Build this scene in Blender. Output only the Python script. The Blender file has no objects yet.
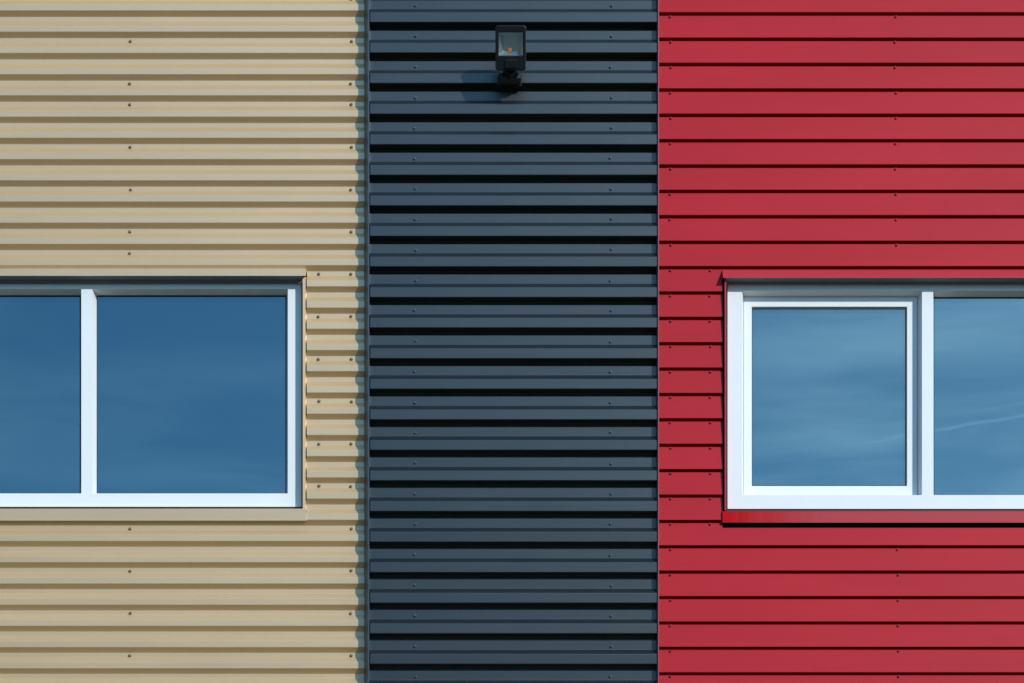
import bpy, math, random
random.seed(7)
SC = bpy.context.scene
COL = SC.collection
R = math.radians

# ------------------------------------------------------------------ camera geometry
DIST, EYE, PX, PY0 = 11.5, 1.6, 0.005, 1120.0     # metres to the facade, eye height, metres per pixel on the facade, eye-level row

def WX(px, d=0.0):
    return (px - 512.0) * PX * (DIST + d) / DIST

def WZ(py, d=0.0):
    return EYE + (PY0 - py) * PX * (DIST + d) / DIST

# ------------------------------------------------------------------ materials
def new_mat(name):
    m = bpy.data.materials.new(name)
    m.use_nodes = True
    nt = m.node_tree
    return m, nt, nt.nodes['Principled BSDF']

def coords(nt, scale):
    tc = nt.nodes.new('ShaderNodeTexCoord')
    mp = nt.nodes.new('ShaderNodeMapping')
    mp.inputs['Scale'].default_value = scale
    nt.links.new(tc.outputs['Object'], mp.inputs['Vector'])
    return mp.outputs['Vector']

def noise(nt, scale, freq=1.0, detail=3.0, rough=0.55):
    n = nt.nodes.new('ShaderNodeTexNoise')
    n.inputs['Scale'].default_value = freq
    n.inputs['Detail'].default_value = detail
    n.inputs['Roughness'].default_value = rough
    nt.links.new(coords(nt, scale), n.inputs['Vector'])
    return n.outputs['Fac']

def ramp(nt, fac, stops):
    r = nt.nodes.new('ShaderNodeValToRGB')
    el = r.color_ramp.elements
    while len(el) < len(stops):
        el.new(0.5)
    for e, (p, c) in zip(el, stops):
        e.position = p
        e.color = (*c, 1.0) if len(c) == 3 else c
    nt.links.new(fac, r.inputs['Fac'])
    return r.outputs['Color']

def paint(name, col, metallic, rough, spec=0.5, dirt=0.06, wave=0.0004, coat=0.0, streak=(0.5, 7.0, 7.0), tint=(1, 1, 1), ior=1.5):
    """coil-coated sheet metal: flake paint, faint dust and rolling waviness"""
    m, nt, b = new_mat(name)
    lo = tuple(c * (1 - dirt) for c in col)
    hi = tuple(min(1, c * (1 + dirt)) for c in col)
    f = noise(nt, streak, 1.0, 5.0, 0.6)
    nt.links.new(ramp(nt, f, [(0.3, lo), (0.7, hi)]), b.inputs['Base Color'])
    b.inputs['Metallic'].default_value = metallic
    b.inputs['Specular IOR Level'].default_value = spec
    b.inputs['Specular Tint'].default_value = (*tint, 1)
    b.inputs['IOR'].default_value = ior
    b.inputs['Coat Weight'].default_value = coat
    b.inputs['Coat Roughness'].default_value = 0.4
    f2 = noise(nt, (3.0, 9.0, 9.0), 1.0, 4.0)
    mr = nt.nodes.new('ShaderNodeMapRange')
    mr.inputs['To Min'].default_value = rough - 0.05
    mr.inputs['To Max'].default_value = rough + 0.05
    nt.links.new(f2, mr.inputs['Value'])
    nt.links.new(mr.outputs['Result'], b.inputs['Roughness'])
    if wave:
        bp = nt.nodes.new('ShaderNodeBump')
        bp.inputs['Strength'].default_value = 1.0
        bp.inputs['Distance'].default_value = wave
        nt.links.new(noise(nt, (1.3, 12.0, 12.0), 1.6, 3.0, 0.5), bp.inputs['Height'])
        nt.links.new(bp.outputs['Normal'], b.inputs['Normal'])
    return m

def plain(name, col, rough=0.5, metallic=0.0, spec=0.5, var=0.08, freq=40.0):
    m, nt, b = new_mat(name)
    f = noise(nt, (1, 1, 1), freq, 4.0)
    nt.links.new(ramp(nt, f, [(0.3, tuple(c * (1 - var) for c in col)), (0.7, tuple(min(1, c * (1 + var)) for c in col))]), b.inputs['Base Color'])
    b.inputs['Roughness'].default_value = rough
    b.inputs['Metallic'].default_value = metallic
    b.inputs['Specular IOR Level'].default_value = spec
    return m

M = {}
M['beige'] = paint('beige_flake_paint', (0.575, 0.375, 0.168), 0.10, 0.41, 1.0, coat=0.5, tint=(1.0, 0.86, 0.68), ior=2.35)
M['dark'] = paint('anthracite_flake_paint', (0.008, 0.012, 0.015), 0.0, 0.34, 0.88, dirt=0.12, coat=0.6, tint=(0.95, 0.97, 0.95))
M['red'] = paint('red_flake_paint', (0.44, 0.0095, 0.019), 0.0, 0.5, 0.22, dirt=0.08, wave=0.0007, streak=(0.8, 6.0, 2.5), tint=(0.9, 0.95, 1.0))
M['beige_trim'] = paint('beige_trim_paint', (0.575, 0.38, 0.18), 0.10, 0.41, 1.0, coat=0.5, tint=(1.0, 0.86, 0.68), ior=2.35)
M['dark_trim'] = paint('anthracite_trim_paint', (0.012, 0.023, 0.042), 0.0, 0.42, 1.0, coat=0.5, tint=(0.72, 0.93, 1.0))
M['red_trim'] = paint('red_trim_paint', (0.43, 0.027, 0.038), 0.0, 0.45, 0.4, tint=(0.85, 0.95, 1.0))
M['upvc'] = plain('white_window_plastic', (0.79, 0.82, 0.82), 0.35, 0.0, 0.5, 0.012, 9.0)
M['edge_trim'] = paint('maroon_edge_paint', (0.12, 0.05, 0.06), 0.0, 0.45, 0.8)
M['head'] = plain('dark_head_profile', (0.24, 0.26, 0.29), 0.5)
M['gasket'] = plain('black_rubber_gasket', (0.012, 0.013, 0.015), 0.6)
M['core'] = plain('grey_wall_core', (0.16, 0.16, 0.16), 0.9)
M['screw_beige'] = plain('beige_painted_screw', (0.20, 0.16, 0.10), 0.4, 0.4)
M['screw_dark'] = plain('anthracite_painted_screw', (0.09, 0.11, 0.13), 0.35, 0.6)
M['screw_red'] = plain('red_painted_screw', (0.30, 0.02, 0.03), 0.4, 0.3)
M['black_lamp'] = plain('black_cast_aluminium', (0.005, 0.007, 0.010), 0.4, 0.0, 0.35)
M['bracket'] = plain('black_painted_steel', (0.05, 0.055, 0.06), 0.4, 0.3)
M['reflector'] = plain('satin_aluminium_reflector', (0.66, 0.74, 0.78), 0.32, 0.85)
M['led'] = plain('orange_phosphor', (0.80, 0.22, 0.05), 0.5)
M['room'] = plain('room_plaster', (0.10, 0.10, 0.10), 0.9)

# red sill: a reflection, painted as a saturated left end, fades into the trim paint in streaks
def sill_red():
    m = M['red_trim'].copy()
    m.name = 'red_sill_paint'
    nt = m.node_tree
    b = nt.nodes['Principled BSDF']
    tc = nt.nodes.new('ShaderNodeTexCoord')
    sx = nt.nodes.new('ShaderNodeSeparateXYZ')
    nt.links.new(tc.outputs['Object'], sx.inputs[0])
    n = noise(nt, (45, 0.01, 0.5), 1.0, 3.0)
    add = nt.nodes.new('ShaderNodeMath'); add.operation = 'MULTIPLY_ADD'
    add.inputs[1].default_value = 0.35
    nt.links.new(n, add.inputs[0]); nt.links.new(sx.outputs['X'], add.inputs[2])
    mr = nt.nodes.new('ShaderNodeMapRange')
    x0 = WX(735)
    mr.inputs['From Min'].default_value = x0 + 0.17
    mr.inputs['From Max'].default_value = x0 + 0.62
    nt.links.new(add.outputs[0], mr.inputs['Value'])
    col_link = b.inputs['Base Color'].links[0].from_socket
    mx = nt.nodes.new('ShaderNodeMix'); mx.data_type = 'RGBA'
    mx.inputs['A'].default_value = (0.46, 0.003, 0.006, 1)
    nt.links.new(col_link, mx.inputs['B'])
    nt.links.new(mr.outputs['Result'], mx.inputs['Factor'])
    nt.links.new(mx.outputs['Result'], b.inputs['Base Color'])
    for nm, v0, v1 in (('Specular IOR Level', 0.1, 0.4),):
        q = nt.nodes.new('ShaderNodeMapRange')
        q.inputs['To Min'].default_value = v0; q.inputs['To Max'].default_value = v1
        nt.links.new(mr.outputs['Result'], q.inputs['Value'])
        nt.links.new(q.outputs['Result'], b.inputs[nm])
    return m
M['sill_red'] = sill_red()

def glass_mat(name, refl, tint):
    """coated double glazing: a mirror-like reflection over a dark tinted transmission"""
    m = bpy.data.materials.new(name)
    m.use_nodes = True
    nt = m.node_tree
    nt.nodes.clear()
    out = nt.nodes.new('ShaderNodeOutputMaterial')
    mix = nt.nodes.new('ShaderNodeMixShader')
    gl = nt.nodes.new('ShaderNodeBsdfGlossy')
    gl.inputs['Color'].default_value = (0.72, 0.86, 0.90, 1)
    gl.inputs['Roughness'].default_value = 0.004
    tr = nt.nodes.new('ShaderNodeBsdfTransparent')
    tr.inputs['Color'].default_value = (*tint, 1)
    mix.inputs['Fac'].default_value = refl
    bp = nt.nodes.new('ShaderNodeBump')
    bp.inputs['Distance'].default_value = 0.0006
    nt.links.new(noise(nt, (1.6, 1, 1.2), 1.2, 1.0), bp.inputs['Height'])
    nt.links.new(bp.outputs['Normal'], gl.inputs['Normal'])
    nt.links.new(tr.outputs[0], mix.inputs[1])
    nt.links.new(gl.outputs[0], mix.inputs[2])
    nt.links.new(mix.outputs[0], out.inputs['Surface'])
    return m
M['glass'] = glass_mat('coated_window_glass', 0.255, (0.35, 0.42, 0.42))
M['lamp_glass'] = glass_mat('lamp_front_glass', 0.06, (0.92, 0.95, 0.95))

# ------------------------------------------------------------------ mesh helpers
class MB:
    def __init__(s):
        s.v, s.f = [], []
    def add(s, verts, faces):
        o = len(s.v)
        s.v += [tuple(p) for p in verts]
        s.f += [tuple(i + o for i in f) for f in faces]
    def quad(s, a, b, c, d):
        s.add([a, b, c, d], [(0, 1, 2, 3)])
    def box(s, x0, x1, y0, y1, z0, z1):
        s.add([(x0, y0, z0), (x1, y0, z0), (x1, y1, z0), (x0, y1, z0), (x0, y0, z1), (x1, y0, z1), (x1, y1, z1), (x0, y1, z1)],
              [(0, 3, 2, 1), (4, 5, 6, 7), (0, 1, 5, 4), (1, 2, 6, 5), (2, 3, 7, 6), (3, 0, 4, 7)])
    def prism_x(s, poly, x0, x1):
        """closed polygon of (depth, z) swept along X"""
        n = len(poly)
        s.add([(x0, d, z) for d, z in poly] + [(x1, d, z) for d, z in poly],
              [tuple(range(n)), tuple(range(2 * n - 1, n - 1, -1))] + [(i, (i + 1) % n, (i + 1) % n + n, i + n) for i in range(n)])
    def prism_z(s, poly, z0, z1):
        """closed polygon of (x, depth) swept along Z"""
        n = len(poly)
        s.add([(x, d, z0) for x, d in poly] + [(x, d, z1) for x, d in poly],
              [tuple(range(n)), tuple(range(2 * n - 1, n - 1, -1))] + [(i, (i + 1) % n, (i + 1) % n + n, i + n) for i in range(n)])
    def build(s, name, mat, parent=None):
        me = bpy.data.meshes.new(name)
        me.from_pydata(s.v, [], s.f)
        me.update()
        import bmesh
        bm = bmesh.new(); bm.from_mesh(me)
        bmesh.ops.remove_doubles(bm, verts=bm.verts, dist=1e-6)
        bmesh.ops.recalc_face_normals(bm, faces=bm.faces)
        bm.to_mesh(me); bm.free()
        me.materials.append(mat)
        o = bpy.data.objects.new(name, me)
        COL.objects.link(o)
        if parent is not None:
            o.parent = parent
            o.matrix_parent_inverse.identity()
            # meshes are written in world metres: undo the thing's own offset, once
            o.location = tuple(-c for c in parent.location) if parent.type == 'EMPTY' else (0, 0, 0)
        return o

def thing(name, label, cat, loc, group=None, kind=None):
    o = bpy.data.objects.new(name, None)
    o.empty_display_size = 0.1
    COL.objects.link(o)
    o.location = loc
    o['label'] = label
    o['category'] = cat
    if group: o['group'] = group
    if kind: o['kind'] = kind
    return o

def rounded(pts, r, n=3):
    """round the inner corners of an open polyline of (d, z)"""
    out = [pts[0]]
    for a, p, b in zip(pts, pts[1:], pts[2:]):
        la = math.dist(a, p); lb = math.dist(p, b)
        t = min(r, la * 0.4, lb * 0.4)
        pa = (p[0] + (a[0] - p[0]) * t / la, p[1] + (a[1] - p[1]) * t / la)
        pb = (p[0] + (b[0] - p[0]) * t / lb, p[1] + (b[1] - p[1]) * t / lb)
        for k in range(n + 1):
            u = k / n
            out.append(tuple((1 - u) ** 2 * pa[i] + 2 * u * (1 - u) * p[i] + u * u * pb[i] for i in (0, 1)))
    out.append(pts[-1])
    return out

def clip(pts, zmin, zmax):
    """part of a top-to-bottom polyline whose z lies between the limits"""
    out = []
    for (d0, z0), (d1, z1) in zip(pts, pts[1:]):
        hi, lo = max(z0, z1), min(z0, z1)
        if hi < zmin or lo > zmax:
            continue
        def at(z):
            return (d0 + (d1 - d0) * (z - z0) / (z1 - z0), z) if z1 != z0 else (d0, z0)
        a = (d0, z0) if zmin <= z0 <= zmax else at(min(max(z0, zmin), zmax))
        b = (d1, z1) if zmin <= z1 <= zmax else at(min(max(z1, zmin), zmax))
        if not out or math.dist(out[-1], a) > 1e-9:
            out.append(a)
        if math.dist(a, b) > 1e-9:
            out.append(b)
    return out

def strip(mb, pts, x0, x1):
    n = len(pts)
    mb.add([(x0, d, z) for d, z in pts] + [(x1, d, z) for d, z in pts], [(i, i + 1, i + 1 + n, i + n) for i in range(n - 1)])

def tube(mb, p0, p1, r0, r1, n=10):
    from mathutils import Vector
    a, b = Vector(p0), Vector(p1)
    ax = (b - a).normalized()
    u = ax.orthogonal().normalized(); w = ax.cross(u)
    vs = []
    for c, r in ((a, r0), (b, r1)):
        for k in range(n):
            t = 2 * math.pi * k / n
            vs.append(c + (u * math.cos(t) + w * math.sin(t)) * r)
    mb.add(vs, [(k, (k + 1) % n, (k + 1) % n + n, k + n) for k in range(n)] + [tuple(range(n - 1, -1, -1)), tuple(range(n, 2 * n))])

TOP, BOT = 8.35, 0.0
WALL_BACK = 0.34

# ------------------------------------------------------------------ setting
g = MB()
S = 400.0
g.quad((-S, -S, -0.02), (S, -S, -0.02), (S, S, -0.02), (-S, S, -0.02))
mg, nt, b = new_mat('pale_gravel_ground')
f = noise(nt, (1, 1, 1), 0.7, 9.0, 0.65)
nt.links.new(ramp(nt, f, [(0.3, (0.085, 0.078, 0.058)), (0.7, (0.145, 0.134, 0.10))]), b.inputs['Base Color'])
b.inputs['Roughness'].default_value = 0.95
b.inputs['Specular IOR Level'].default_value = 0.1
ground = g.build('ground', mg)
ground['kind'] = 'structure'

# unseen wooded rise, added opposite the facade to darken its low sky reflections
hl = MB()
NX, rows = 90, [(-95, -0.6), (-112, 11.0), (-130, 22.0), (-152, 33.0), (-180, 41.0), (-215, 45.0), (-260, 38.0)]
for y, h in rows:
    for i in range(NX + 1):
        x = -320 + 640 * i / NX
        q = 0 if h < 0 else 1
        hl.v.append((x, y + 4 * math.sin(x * 0.031 + y), h + q * (1.6 * math.sin(x * 0.045 + y * 0.3) + 0.9 * math.sin(x * 0.13 + y) + random.uniform(-0.7, 0.7))))
for r in range(len(rows) - 1):
    for i in range(NX):
        a = r * (NX + 1) + i
        hl.f.append((a, a + 1, a + NX + 2, a + NX + 1))
mh, nt, b = new_mat('added_hillside')
nt.links.new(ramp(nt, noise(nt, (1, 1, 1), 0.25, 8.0), [(0.3, (0.022, 0.040, 0.014)), (0.7, (0.060, 0.085, 0.030))]), b.inputs['Base Color'])
b.inputs['Roughness'].default_value = 1.0
b.inputs['Specular IOR Level'].default_value = 0.0
hl.build('added_hills', mh)['kind'] = 'structure'

# ------------------------------------------------------------------ screws
def screw_mesh():
    mb = MB()
    tube(mb, (0, 0.0005, 0), (0, -0.0022, 0), 0.0085, 0.0078, 14)
    tube(mb, (0, -0.0022, 0), (0, -0.0075, 0), 0.0056, 0.0050, 6)
    tube(mb, (0, -0.0075, 0), (0, -0.0085, 0), 0.0050, 0.0030, 6)
    return mb

def screws(parent, mat, spots, size=1.0):
    proto = None
    for x, d, z in spots:
        if proto is None:
            proto = screw_mesh().build('screw', mat, parent)
            o = proto
        else:
            o = proto.copy()
            COL.objects.link(o)
            o.parent = parent
        o.location = (x - parent.location.x, d - parent.location.y, z - parent.location.z)
        o.scale = (size, size, size)
        o.rotation_euler = (0, random.uniform(0, 1.0), 0)

# ------------------------------------------------------------------ profiles
def trapezoid(d_crest, depth, pitch, crest, up, down, z_ref, jitter, slot=None, fold=0.0022):
    """top-to-bottom polyline of a horizontally laid trapezoidal sheet; z_ref is one crest's lower edge"""
    pts = []
    k = math.ceil((TOP - z_ref) / pitch) + 1
    z = z_ref + k * pitch
    while z > BOT - 0.3:
        j = random.uniform(-jitter, jitter)
        dd = random.uniform(-jitter, jitter)
        pts += [(d_crest + dd, z + j)]
        if slot:
            pts += [(d_crest + slot[0], z + 0.002 + j), (d_crest + slot[0], z - slot[1] - 0.004 + j), (d_crest + depth, z - slot[1] + j)]
        else:
            pts += [(d_crest + depth, z - down + j)]
        pts += [(d_crest + depth, z - pitch + crest + up), (d_crest + dd, z - pitch + crest)]
        z -= pitch
    return clip(rounded(pts, fold, 3), BOT, TOP)

# beige
BC, BD = 0.054, 0.0205
B_PITCH = 21.225 * PX * (DIST + BC) / DIST
b_ref = WZ(10.5, BC)
prof_b = trapezoid(BC, BD, B_PITCH, 0.0310, 0.0295, 0.0225, b_ref, 0.0004)
# dark
DC, DD = 0.0, 0.028
D_PITCH = 30.57 * PX
d_ref = WZ(22.1, DC)
prof_d = trapezoid(DC, DD, D_PITCH, 0.050, 0.0268, 0.006, d_ref, 0.0006, slot=(0.066, 0.0282), fold=0.0034)
# red planks
RF, RD = -0.004, 0.0105
R_PITCH = 25.39 * PX * (DIST + RF) / DIST
r_ref = WZ(12.0, RF)
pts = []
k = math.ceil((TOP - r_ref) / R_PITCH) + 1
z = r_ref + k * R_PITCH
while z > BOT - 0.3:
    j = random.uniform(-0.0005, 0.0005)
    q = random.uniform(-0.0006, 0.0006)
    pts += [(RF + q, z + j), (RF + 0.004 + q, z + 0.0010 + j), (RF + 0.034, z + 0.0025 + j), (RF + 0.034, z - 0.0170 + j), (RF + RD, z - 0.0136 + j), (RF + RD - 0.0012, z - 0.0146 + j),
            (RF + 0.0016 + q, z - R_PITCH + 0.020), (RF + q, z - R_PITCH + 0.0022)]
    z -= R_PITCH
prof_r = clip(rounded(pts, 0.0018, 2), BOT, TOP)

XL, XR = WX(-290), WX(1310)
# ================================================================== beige wall
wall_b = thing('corrugated_wall', 'beige corrugated metal wall of fine horizontal ribs around the left window', 'wall', (WX(100), BC, 0), 'metal clad walls of the facade', 'thing')
bx_edge = WX(306.7, BC)              # where the sheet ends beside the window
bw_left = WX(-125.5, BC)
z_hi, z_lo = WZ(270.5, BC), WZ(516, BC)
mb = MB()
x_end = WX(366.3, BC)
strip(mb, prof_b, bx_edge, x_end)
strip(mb, clip(prof_b, z_hi, TOP), bw_left, bx_edge)
strip(mb, clip(prof_b, BOT, z_lo), bw_left, bx_edge)
strip(mb, prof_b, XL, bw_left)
mb.build('cladding', M['beige'], wall_b)
mb = MB()
yb0 = BC + BD + 0.004
mb.box(XL, bw_left - 0.02, yb0, WALL_BACK, BOT, TOP)
mb.box(bx_edge + 0.0, WX(365), yb0, WALL_BACK, BOT, TOP)
mb.box(bw_left - 0.02, bx_edge, yb0, WALL_BACK, z_hi + 0.002, TOP)
mb.box(bw_left - 0.02, bx_edge, yb0, WALL_BACK, BOT, z_lo - 0.002)
mb.build('wall_core', M['core'], wall_b)
def b_valley(py):
    k = round((py - 20.1) / 21.225)
    return b_ref - k * B_PITCH - 0.0380
sp = [(WX(129.6, BC), BC + BD, b_valley(y)) for y in (40.6, 82.8, 104.1, 146.8, 189, 231.2, 253, 528.4, 570.8, 612.9, 655.2)]
sp += [(WX(350.8, BC), BC + BD, b_valley(y)) for y in (-1, 41, 83, 105, 147, 189, 232, 275, 317, 359, 402, 444.5, 487, 529, 571, 613, 655)]
sp += [(WX(318.3, BC), BC + BD, b_valley(y)) for y in (275, 317, 359, 402, 444.5, 487)]
screws(wall_b, M['screw_beige'], [(x + random.uniform(-.003, .003), d, z + random.uniform(-.002, .002)) for x, d, z in sp])

# ================================================================== dark wall
wall_d = thing('corrugated_wall', 'dark blue grey corrugated metal wall with deep black shadow ribs between beige and red walls', 'wall', (WX(512), DC, 0), 'metal clad walls of the facade', 'thing')
mb = MB()
xa, xb = WX(369.3), WX(370.3)
strip(mb, prof_d, xb, WX(657.2))
flat = [(DC + DD, z) for d, z in prof_d]
n = len(prof_d)
mb.add([(xa, d, z) for d, z in flat] + [(xb, d, z) for d, z in prof_d], [(i, i + 1, i + 1 + n, i + n) for i in range(n - 1)])
mb.build('cladding', M['dark'], wall_d)
mb = MB()
mb.box(WX(366.7, .08), WX(658.4), 0.070, WALL_BACK, BOT, TOP)
mb.build('wall_core', M['core'], wall_d)
mb = MB()       # left corner trim: narrow lit nose, side folded back to the beige sheet
mb.prism_z([(WX(368.0, -.013), -0.013), (WX(369.3, -.013), -0.013), (WX(369.3), DC + DD + 0.006), (WX(366.5, .08), 0.08), (WX(364.0, .07), 0.076), (WX(364.6, .07), 0.052)], BOT, TOP)
mb.build('corner_trim', M['dark_trim'], wall_d)
mb = MB()       # right trim against the red planks
mb.prism_z([(WX(657.9), -0.009), (WX(659.0), -0.009), (WX(659.15), 0.02), (WX(656.9), 0.03), (WX(656.7), 0.012)], BOT, TOP)
mb.build('edge_trim', M['edge_trim'], wall_d)
sp = []
for k in range(-1, 23):
    zc = d_ref - k * D_PITCH - 0.058
    for px in (414.9, 611.0):
        sp.append((WX(px) + random.uniform(-.004, .004), DC + DD, zc + random.uniform(-.003, .003)))
screws(wall_d, M['screw_dark'], sp)

# ================================================================== red wall
wall_r = thing('plank_wall', 'red metal wall of wide lapped horizontal planks around the right window', 'wall', (WX(900), RF, 0), 'metal clad walls of the facade', 'thing')
rx_edge = WX(722.7, RF)
rw_right = WX(1140, RF)
rz_hi, rz_lo = WZ(271.5, RF), WZ(527.5, RF)
mb = MB()
strip(mb, prof_r, WX(659.1, RF), rx_edge)
strip(mb, clip(prof_r, rz_hi, TOP), rx_edge, rw_right)
strip(mb, clip(prof_r, BOT, rz_lo), rx_edge, rw_right)
strip(mb, prof_r, rw_right, XR)
mb.build('cladding', M['red'], wall_r)
mb = MB()
yr0 = RF + 0.037
mb.box(WX(659.4), rx_edge, yr0, WALL_BACK, BOT, TOP)
mb.box(rw_right, XR, yr0, WALL_BACK, BOT, TOP)
mb.box(rx_edge, rw_right, yr0, WALL_BACK, rz_hi + 0.002, TOP)
mb.box(rx_edge, rw_right, yr0, WALL_BACK, BOT, rz_lo - 0.031)
mb.build('wall_core', M['core'], wall_r)
sp = []
for k in range(0, 27):
    zc = r_ref - k * R_PITCH - 0.0205
    dd = RF + RD - 0.0032
    sp.append((WX(670.6) + random.uniform(-.003, .003), dd, zc))
    if 10 <= k <= 20:
        sp.append((WX(710.4) + random.uniform(-.003, .003), dd, zc))
    if k <= 9 or k >= 21:
        sp.append((WX(895.5 + 0.12 * k) + random.uniform(-.003, .003), dd, zc))
screws(wall_r, M['screw_red'], sp, 0.85)

# ================================================================== windows
def rect(l, r, t, bt, d):
    return (WX(l, d), WX(r, d), WZ(t, d), WZ(bt, d))

def bevel_faces(fr, inset, d0, d1):
    """four sloping faces of an opening from the front rectangle to the inset rectangle behind it"""
    x0, x1, zt, zb = fr
    X0, X1, ZT, ZB = x0 + inset, x1 - inset, zt - inset, zb + inset
    A = [(x0, d0, zb), (x1, d0, zb), (x1, d0, zt), (x0, d0, zt)]
    Bq = [(X0, d1, ZB), (X1, d1, ZB), (X1, d1, ZT), (X0, d1, ZT)]
    return {'bottom': (A[0], A[1], Bq[1], Bq[0]), 'right': (A[1], A[2], Bq[2], Bq[1]), 'top': (A[2], A[3], Bq[3], Bq[2]), 'left': (A[3], A[0], Bq[0], Bq[3])}, (X0, X1, ZT, ZB)

def ring(mb, outer, inner, y0, y1):
    """flat-fronted rectangular ring; inner and outer side faces run from y0 back to y1"""
    ox0, ox1, ozt, ozb = outer
    ix0, ix1, izt, izb = inner
    O = [(ox0, ozb), (ox1, ozb), (ox1, ozt), (ox0, ozt)]
    I = [(ix0, izb), (ix1, izb), (ix1, izt), (ix0, izt)]
    v = [(x, y0, z) for x, z in O] + [(x, y0, z) for x, z in I] + [(x, y1, z) for x, z in O] + [(x, y1, z) for x, z in I]
    f = []
    for k in range(4):
        j = (k + 1) % 4
        f += [(k, j, j + 4, k + 4), (k, k + 8, j + 8, j), (k + 4, j + 4, j + 12, k + 12), (k + 8, k + 12, j + 12, j + 8)]
    mb.add(v, f)

def member(mb, x0, x1, zb, zt, d0, d1):
    mb.quad((x0, d0, zb), (x1, d0, zb), (x1, d0, zt), (x0, d0, zt))

def pane(name, r, d, parent):
    """sealed glazing unit 24 mm thick, with its black edge gasket"""
    x0, x1, zt, zb = r
    mb = MB()
    mb.box(x0, x1, d, d + 0.024, zb, zt)
    o = mb.build(name, M['glass'], parent)
    gk = MB()
    ring(gk, r, (x0 + 0.0012, x1 - 0.004, zt - 0.0055, zb + 0.001), d - 0.003, d + 0.001)
    gk.build('gasket', M['gasket'], parent)
    return o

INSET, DEEP = 0.0135, 0.060
def window(win, fd, outer, left_open, right_open, sash_in_left):
    """outer: frame rectangle, *_open: front rectangles of the two lights, all in world metres"""
    ox0, ox1, ozt, ozb = outer
    lx0, lx1, lzt, lzb = left_open
    rx0, rx1, rzt, rzb = right_open
    fr, mu = MB(), MB()
    back = fd + 0.09
    member(fr, ox0, ox1, lzt, ozt, fd, back)
    member(fr, ox0, ox1, ozb, lzb, fd, back)
    member(fr, ox0, lx0, lzb, lzt, fd, back)
    member(fr, rx1, ox1, lzb, lzt, fd, back)
    member(mu, lx1, rx0, lzb, lzt, fd, back)
    inner = []
    for (op, lk, rk) in ((left_open, fr, mu), (right_open, mu, fr)):
        q, ir = bevel_faces(op, INSET, fd, fd + DEEP)
        fr.quad(*q['top']); fr.quad(*q['bottom'])
        lk.quad(*q['left']); rk.quad(*q['right'])
        inner.append(ir)
        X0, X1, ZT, ZB = ir
        for a, c in (((X0, ZB), (X1, ZB)), ((X1, ZB), (X1, ZT)), ((X1, ZT), (X0, ZT)), ((X0, ZT), (X0, ZB))):
            fr.quad((a[0], fd + DEEP, a[1]), (c[0], fd + DEEP, c[1]), (c[0], back, c[1]), (a[0], back, a[1]))
    for a, c in (((ox0, ozb), (ox1, ozb)), ((ox1, ozb), (ox1, ozt)), ((ox1, ozt), (ox0, ozt)), ((ox0, ozt), (ox0, ozb))):
        fr.quad((a[0], fd, a[1]), (c[0], fd, c[1]), (c[0], back, c[1]), (a[0], back, a[1]))
    fr.build('frame', M['upvc'], win)
    mu.build('mullion', M['upvc'], win)
    ins = 0.0006
    for i, ir in enumerate(inner):
        X0, X1, ZT, ZB = ir
        if i == 0 and sash_in_left is not None:
            continue
        pane('pane', (X0 + ins, X1 - ins, ZT - ins, ZB + ins), fd + DEEP - 0.004, win)
    if sash_in_left is not None:
        sd = fd + 0.050
        u = 0.050 / DEEP * INSET
        so = (lx0 + u + 0.0025, lx1 - u - 0.003, lzt - u - 0.003, lzb + u + 0.002)
        gl = sash_in_left
        s = MB()
        x0, x1, zt, zb = so
        member(s, x0, x1, gl[2], zt, sd, 0); member(s, x0, x1, zb, gl[3], sd, 0)
        member(s, x0, gl[0], gl[3], gl[2], sd, 0); member(s, gl[1], x1, gl[3], gl[2], sd, 0)
        q, ir = bevel_faces(gl, 0.004, sd, sd + 0.014)
        for kq in q.values(): s.quad(*kq)
        for a, c in (((x0, zb), (x1, zb)), ((x1, zb), (x1, zt)), ((x1, zt), (x0, zt)), ((x0, zt), (x0, zb))):
            s.quad((a[0], sd, a[1]), (c[0], sd, c[1]), (c[0], sd + 0.008, c[1]), (a[0], sd + 0.008, a[1]))
        so_ = s.build('sash', M['upvc'], win)
        X0, X1, ZT, ZB = ir
        pane('pane', (X0 + ins, X1 - ins, ZT - ins, ZB + ins), sd + 0.011, so_)
        gk = MB()
        ring(gk, (lx0 + u, lx1 - u, lzt - u, lzb + u), (x0 + 0.006, x1 - 0.006, zt - 0.006, zb + 0.006), sd + 0.005, sd + 0.007)
        gk.build('gasket', M['gasket'], so_)

# ---- left window
FDL = 0.107
win_l = thing('window', 'white framed two pane window with deep blue glass in the beige corrugated wall', 'window', (WX(92, FDL), FDL, WZ(508, FDL)), 'white framed windows', 'thing')
o_l = rect(-121, 301.4, 283.0, 506.7, FDL)
window(win_l, FDL, o_l, rect(-107, 81.3, 289.0, 493.4, FDL), rect(92.3, 287.9, 289.0, 493.4, FDL), None)
xl0, xl1 = WX(-126, .05), WX(306.0, .05)
FT, FBm = WZ(268.8, .042), WZ(276.0, .042)
mb = MB()
mb.prism_x([(0.039, FT), (0.039, FBm), (0.042, FBm), (0.0535, FT - 0.012), (0.071, FT - 0.012), (0.071, FT + 0.001)], xl0, xl1)
mb.build('head_flashing', M['beige_trim'], win_l)
mb = MB()
mb.prism_x([(0.0500, FBm + 0.003), (0.0520, FBm + 0.007), (0.116, FBm + 0.006), (0.116, WZ(283.2, .107)), (0.1020, WZ(283.2, .0885)), (0.1020, FBm + 0.003)], xl0 + .004, WX(302.4, .05))
mb.build('head_profile', M['head'], win_l)
zj0, zj1 = WZ(508.5, .05), FBm - 0.0005
mb = MB()
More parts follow.
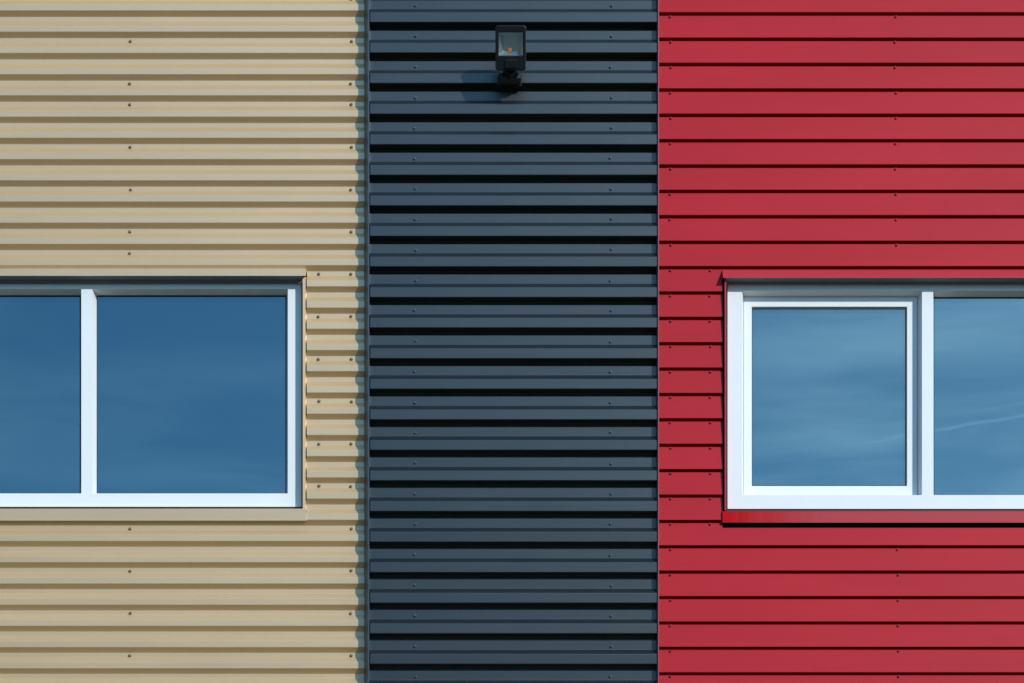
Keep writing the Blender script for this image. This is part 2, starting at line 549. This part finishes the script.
mb.prism_z([(WX(302.7, .052), 0.0540), (WX(305.2, .052), 0.0545), (WX(306.8, .07), 0.0705), (WX(306.8, .07), 0.0755), (WX(303.2, .09), 0.09), (WX(303.2, .1), 0.125), (WX(302.7, .1), 0.125)], zj0, zj1)
mb.build('jamb_trim', M['beige_trim'], win_l)
mb = MB()
mb.prism_z([(WX(-121.7, .052), 0.0525), (WX(-121.7, .1), 0.125), (WX(-122.2, .1), 0.125), (WX(-125.4, .07), 0.0755), (WX(-125.4, .07), 0.0705)], zj0, zj1)
mb.build('jamb_trim', M['beige_trim'], win_l)
mb = MB()
sT, sB = WZ(508.6, .0485), WZ(520.6, .0485)
mb.prism_x([(0.0485, sT), (0.0485, sB), (0.052, sB), (0.053, sB + 0.004), (0.056, sT - 0.006), (0.128, sT + 0.002), (0.128, sT + 0.006)], xl0, WX(306.6, .05))
mb.build('sill', M['beige_trim'], win_l)
mb = MB()
mb.box(WX(-122, .1), WX(303.0, .1), 0.114, 0.18, WZ(509.5, .1), o_l[3] + 0.02)
mb.box(o_l[1] - 0.01, WX(303.0, .1), 0.114, 0.18, o_l[3] + 0.02, WZ(281, .1))
mb.build('gasket', M['gasket'], win_l)

# ---- right window
FDR = 0.029
win_r = thing('window', 'white framed window with inner opening sash and paler blue glass in the red plank wall', 'window', (WX(930, FDR), FDR, WZ(510, FDR)), 'white framed windows', 'thing')
o_r = rect(727.6, 1134, 284.6, 508.8, FDR)
gl = rect(751.6, 907.2, 306.6, 486.0, FDR + 0.050)
window(win_r, FDR, o_r, rect(742.3, 922.0, 290.7, 495.0, FDR), rect(933.2, 1120, 290.7, 495.0, FDR), gl)
xr0, xr1 = WX(722.4, RF), WX(1140, RF)
mb = MB()
ft_z, fb_z, fb_d = WZ(269.7, .002), WZ(277.9, -.041), -0.041
mb.prism_x([(0.003, ft_z), (fb_d, fb_z + 0.0025), (fb_d - 0.0006, fb_z), (fb_d + 0.0025, fb_z), (fb_d + 0.004, fb_z + 0.003), (0.008, ft_z - 0.010), (0.008, ft_z + 0.001)], xr0, xr1)
mb.build('head_flashing', M['red_trim'], win_r)
mb = MB()
mb.prism_x([(fb_d + 0.005, fb_z + 0.0035), (fb_d + 0.006, fb_z + 0.0065), (0.004, fb_z + 0.012), (0.040, fb_z + 0.012), (0.040, WZ(284.7, .029)), (0.025, WZ(284.7, .025)), (0.025, fb_z + 0.004)], WX(724.5), xr1 - .004)
mb.build('head_profile', M['head'], win_r)
jz0, jz1 = WZ(510.8, 0), WZ(278.6, 0)
mb = MB()
mb.prism_z([(WX(724.4, -.014), -0.017), (WX(724.8, -.014), -0.019), (WX(726.2, -.014), -0.019), (WX(726.4, 0), 0.045), (WX(724.4, 0), 0.045)], jz0, jz1)
mb.build('jamb_trim', M['red_trim'], win_r)
mb = MB()
mb.prism_z([(WX(1136, -.014), -0.019), (WX(1139, -.014), -0.019), (WX(1139, 0), 0.045), (WX(1136, 0), 0.045)], jz0, jz1)
mb.build('jamb_trim', M['red_trim'], win_r)
mb = MB()
rsT, rsB, rsd = WZ(511.2, -.013), WZ(522.6, -.013), -0.013
mb.prism_x([(rsd, rsT), (rsd, rsB), (rsd + 0.003, rsB - 0.0005), (rsd + 0.004, rsB + 0.004), (rsd + 0.006, rsT - 0.005), (0.05, rsT - 0.001), (0.05, rsT + 0.004)], xr0, xr1)
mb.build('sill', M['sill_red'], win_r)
mb = MB()
mb.box(WX(726.3, .02), WX(1137, .02), 0.034, 0.10, rsT - 0.003, o_r[3] + 0.02)
mb.box(WX(722.9, .02), WX(1139.5, .02), 0.031, 0.10, rz_lo - 0.03, rsT - 0.0035)  # black strip in a gap under the sill, standing in for the sill's shadow
mb.box(WX(726.3, .02), o_r[0] + 0.01, 0.034, 0.10, o_r[3] + 0.02, WZ(283, .02))
mb.box(WX(722.7, .02), WX(724.2, .02), 0.020, 0.09, jz0, jz1)
mb.build('gasket', M['gasket'], win_r)

# ---- dark rooms behind the glass
for nm, x0, x1, zb, zt, y0 in (('interior_room', WX(-130), WX(320), WZ(560), WZ(240), .22), ('interior_room', WX(715), WX(1150), WZ(560), WZ(240), .14)):
    mb = MB()
    y1 = 3.0
    mb.quad((x0, y1, zb), (x1, y1, zb), (x1, y1, zt), (x0, y1, zt))
    mb.quad((x0, y0, zb), (x0, y1, zb), (x0, y1, zt), (x0, y0, zt))
    mb.quad((x1, y0, zb), (x1, y1, zb), (x1, y1, zt), (x1, y0, zt))
    mb.quad((x0, y0, zb), (x1, y0, zb), (x1, y1, zb), (x0, y1, zb))
    mb.quad((x0, y0, zt), (x1, y0, zt), (x1, y1, zt), (x0, y1, zt))
    o = mb.build(nm, M['room'])
    o['kind'] = 'structure'

# ================================================================== floodlight
from mathutils import Vector, Matrix
fl = thing('floodlight', 'small black square floodlight on a wall bracket high on the dark corrugated wall', 'floodlight', (WX(510), 0.0, WZ(80)))
TILT = R(24)
fz = Vector((0, -math.cos(TILT), -math.sin(TILT)))     # outward, tipped towards the ground
fx = Vector((1, 0, 0))
fy = Vector((0, -math.sin(TILT), math.cos(TILT)))      # up the face
TOPD = -0.224
top_c = Vector((WX(510.8, TOPD), TOPD, WZ(25.2, TOPD)))
HW, HH = 0.1515, 0.202
origin = top_c - fy * (HH / 2)
def L(a, b_, c):
    return tuple(origin + fx * a + fy * b_ + fz * c)
def rrect(w, h, r, n=5, cx=0.0, cy=0.0):
    out = []
    for (sx, sy, a0) in ((1, 1, 0), (-1, 1, 90), (-1, -1, 180), (1, -1, 270)):
        for k in range(n + 1):
            t = R(a0 + 90 * k / n)
            out.append((cx + sx * (w / 2 - r) + r * math.cos(t), cy + sy * (h / 2 - r) + r * math.sin(t)))
    return out
def loft(mb, loops, cap_end=False, cap_start=False):
    n = len(loops[0])
    vs = [p for lp in loops for p in lp]
    fs = []
    for i in range(len(loops) - 1):
        fs += [(i * n + k, i * n + (k + 1) % n, (i + 1) * n + (k + 1) % n, (i + 1) * n + k) for k in range(n)]
    if cap_end: fs.append(tuple(range((len(loops) - 1) * n, len(loops) * n)))
    if cap_start: fs.append(tuple(range(n - 1, -1, -1)))
    mb.add(vs, fs)
def lp(pts2, c):
    return [L(a, b_, c) for a, b_ in pts2]
wy = 0.0175                                     # the glass sits in the upper part of the face
mb = MB()
loft(mb, [lp(rrect(0.119, 0.104, 0.004, 5, 0, wy), -0.010), lp(rrect(0.121, 0.106, 0.005, 5, 0, wy), 0.002),
          lp(rrect(0.127, 0.112, 0.007, 5, 0, wy), 0.005), lp(rrect(HW - 0.010, HH - 0.010, 0.010), 0.005),
          lp(rrect(HW - 0.003, HH - 0.003, 0.013), 0.002), lp(rrect(HW, HH, 0.014), -0.006), lp(rrect(HW, HH, 0.014), -0.024),
          lp(rrect(HW - 0.010, HH - 0.010, 0.014), -0.026), lp(rrect(HW - 0.016, HH - 0.024, 0.014), -0.060), lp(rrect(0.110, 0.150, 0.012), -0.074)], cap_end=True)
mb.build('housing', M['black_lamp'], fl)
mb = MB()                                       # lower cover on the face
loft(mb, [lp(rrect(0.062, 0.040, 0.005, 5, 0, -0.071), 0.0052), lp(rrect(0.060, 0.038, 0.005, 5, 0, -0.071), 0.009), lp(rrect(0.054, 0.032, 0.004, 5, 0, -0.071), 0.010)], cap_end=True)
mb.build('sensor_cover', M['black_lamp'], fl)
mb = MB()
loft(mb, [lp(rrect(0.118, 0.103, 0.003, 5, 0, wy), -0.009), lp(rrect(0.070, 0.072, 0.003, 5, 0, wy + 0.004), -0.052)], cap_end=True)
rf = mb.build('reflector', M['reflector'], fl)
mb = MB()
loft(mb, [lp(rrect(0.022, 0.020, 0.003, 5, -0.004, wy - 0.026), -0.0515), lp(rrect(0.022, 0.020, 0.003, 5, -0.004, wy - 0.026), -0.044), lp(rrect(0.016, 0.014, 0.003, 5, -0.004, wy - 0.026), -0.041)], cap_end=True)
mb.build('led_chip', M['led'], fl)
mb = MB()
loft(mb, [lp(rrect(0.1175, 0.1025, 0.003, 5, 0, wy), -0.004), lp(rrect(0.1175, 0.1025, 0.003, 5, 0, wy), -0.007)], cap_end=True, cap_start=True)
mb.build('glass', M['lamp_glass'], fl)
# bracket: knuckle under the housing, stepped wall plate
mb = MB()
kx = WX(509.8, -.05)
zc = WZ(75.5, -.05)
mb.prism_x([(-0.066, zc + 0.006), (-0.066, zc - 0.020), (-0.010, zc - 0.028), (-0.010, zc + 0.012), (-0.040, zc + 0.016)], kx - 0.054, kx + 0.054)
mb.build('wall_plate', M['bracket'], fl)
mb = MB()
base = Vector(L(0, -HH / 2 + 0.010, -0.040))
tube(mb, (kx - 0.034, -0.062, zc + 0.004), (kx + 0.034, -0.062, zc + 0.004), 0.016, 0.016, 16)
tube(mb, (kx, -0.062, zc + 0.004), tuple(base), 0.030, 0.026, 16)
mb.build('knuckle', M['black_lamp'], fl)
mb = MB()
mb.box(kx - 0.060, kx + 0.060, -0.012, 0.001, zc - 0.034, zc + 0.018)
mb.build('back_plate', M['black_lamp'], fl)

# ------------------------------------------------------------------ world, sun
EL, AZ = 26.3, 38.7          # sun height, degrees to the right of straight out from the facade
w = bpy.data.worlds.new('World')
SC.world = w
w.use_nodes = True
nt = w.node_tree
bg = nt.nodes['Background']
sky = nt.nodes.new('ShaderNodeTexSky')
sky.sky_type = 'NISHITA'
sky.sun_disc = False
sky.sun_elevation = R(EL)
sky.sun_rotation = R(180 - AZ)
sky.air_density = 1.0
sky.dust_density = 0.4
sky.ozone_density = 2.5
sky.altitude = 200
# thin cirrus and a contrail, laid out on the sky dome by direction
tc = nt.nodes.new('ShaderNodeTexCoord')
sep = nt.nodes.new('ShaderNodeSeparateXYZ')
nt.links.new(tc.outputs['Generated'], sep.inputs[0])
def mth(op, a, b_=None, c=None, clampit=False):
    n = nt.nodes.new('ShaderNodeMath'); n.operation = op; n.use_clamp = clampit
    for i, v in enumerate((a, b_, c)):
        if v is None: continue
        if isinstance(v, (int, float)): n.inputs[i].default_value = v
        else: nt.links.new(v, n.inputs[i])
    return n.outputs[0]
zz = mth('MAXIMUM', sep.outputs['Z'], 0.04)
cu = mth('DIVIDE', sep.outputs['X'], zz)
cv = mth('DIVIDE', sep.outputs['Y'], zz)
cmb = nt.nodes.new('ShaderNodeCombineXYZ')
nt.links.new(cu, cmb.inputs[0]); nt.links.new(cv, cmb.inputs[1])
mp = nt.nodes.new('ShaderNodeMapping')
mp.inputs['Rotation'].default_value = (0, 0, R(18))
mp.inputs['Scale'].default_value = (1.3, 2.6, 1)
mp.inputs['Location'].default_value = (3.1, 0.4, 0)
nt.links.new(cmb.outputs[0], mp.inputs['Vector'])
ns = nt.nodes.new('ShaderNodeTexNoise')
ns.inputs['Scale'].default_value = 1.0
ns.inputs['Detail'].default_value = 7
ns.inputs['Roughness'].default_value = 0.52
ns.inputs['Distortion'].default_value = 0.5
nt.links.new(mp.outputs['Vector'], ns.inputs['Vector'])
cir = mth('MULTIPLY', mth('SUBTRACT', ns.outputs['Fac'], 0.42, clampit=True), 2.2)
ny = mth('MULTIPLY', sep.outputs['Y'], -1.0)
nyc = mth('MAXIMUM', ny, 0.05)
tu = mth('DIVIDE', sep.outputs['X'], nyc)
tv = mth('DIVIDE', sep.outputs['Z'], nyc)
def trail(u0, v0, slope, width, u_start, u_end, amt):
    wig = mth('MULTIPLY', mth('SUBTRACT', ns.outputs['Fac'], 0.5), 0.006)
    line = mth('MULTIPLY_ADD', mth('SUBTRACT', tu, u0), slope, v0)
    dist = mth('ABSOLUTE', mth('ADD', mth('SUBTRACT', tv, line), wig))
    k = mth('SUBTRACT', 1.0, mth('DIVIDE', dist, width), clampit=True)
    fade = mth('DIVIDE', mth('SUBTRACT', tu, u_start), u_end - u_start, clampit=True)
    front = mth('GREATER_THAN', ny, 0.1)
    return mth('MULTIPLY', mth('MULTIPLY', mth('MULTIPLY', k, fade), front), amt)
t1 = trail(0.16, 0.2965, 0.15, 0.0011, 0.140, 0.185, 0.30)
t2 = trail(0.185, 0.3055, 0.16, 0.0012, 0.180, 0.22, 0.12)
veil = mth('DIVIDE', mth('SUBTRACT', mth('DIVIDE', sep.outputs['X'], nyc), -0.10), 0.30, clampit=True)      # the cirrus thickens towards the sun's side
cl = mth('ADD', mth('ADD', mth('ADD', mth('MULTIPLY', cir, mth('MULTIPLY_ADD', veil, 0.75, 0.26)), mth('MULTIPLY', veil, 0.18)), t1), t2, clampit=True)
mixc = nt.nodes.new('ShaderNodeMix'); mixc.data_type = 'RGBA'
nt.links.new(cl, mixc.inputs['Factor'])
deep = nt.nodes.new('ShaderNodeMix'); deep.data_type = 'RGBA'; deep.blend_type = 'MULTIPLY'
deep.inputs['Factor'].default_value = 1.0
nt.links.new(sky.outputs['Color'], deep.inputs['A'])
deep.inputs['B'].default_value = (0.49, 0.96, 1.17, 1)          # cool white balance of a very clear polarised sky
nt.links.new(deep.outputs['Result'], mixc.inputs['A'])
mixc.inputs['B'].default_value = (6.0, 10.6, 14.4, 1)
nt.links.new(mixc.outputs['Result'], bg.inputs['Color'])
bg.inputs['Strength'].default_value = 0.15

sd = bpy.data.lights.new('sun', 'SUN')
sd.energy = 3.3
sd.angle = R(0.53)
sd.color = (1.0, 0.97, 0.92)
so = bpy.data.objects.new('sun', sd)
COL.objects.link(so)
dirv = Vector((math.sin(R(AZ)) * math.cos(R(EL)), -math.cos(R(AZ)) * math.cos(R(EL)), math.sin(R(EL))))
so.location = dirv * 60
so.rotation_euler = dirv.to_track_quat('Z', 'Y').to_euler()

# ------------------------------------------------------------------ camera
cd = bpy.data.cameras.new('camera')
cam = bpy.data.objects.new('camera', cd)
COL.objects.link(cam)
cam.location = (0, -DIST, EYE)
cam.rotation_euler = (R(90), 0, 0)
cd.sensor_width = 36
cd.lens = 36 * DIST / (1024 * PX)
cd.shift_y = (PY0 - 341.5) / 1024
cd.clip_start = 0.1
cd.clip_end = 2000
SC.camera = cam
SC.view_settings.view_transform = 'Standard'
SC.view_settings.look = 'None'
SC.view_settings.exposure = 0
SC.view_settings.gamma = 1
SC.render.engine = 'CYCLES'
SC.cycles.max_bounces = 8
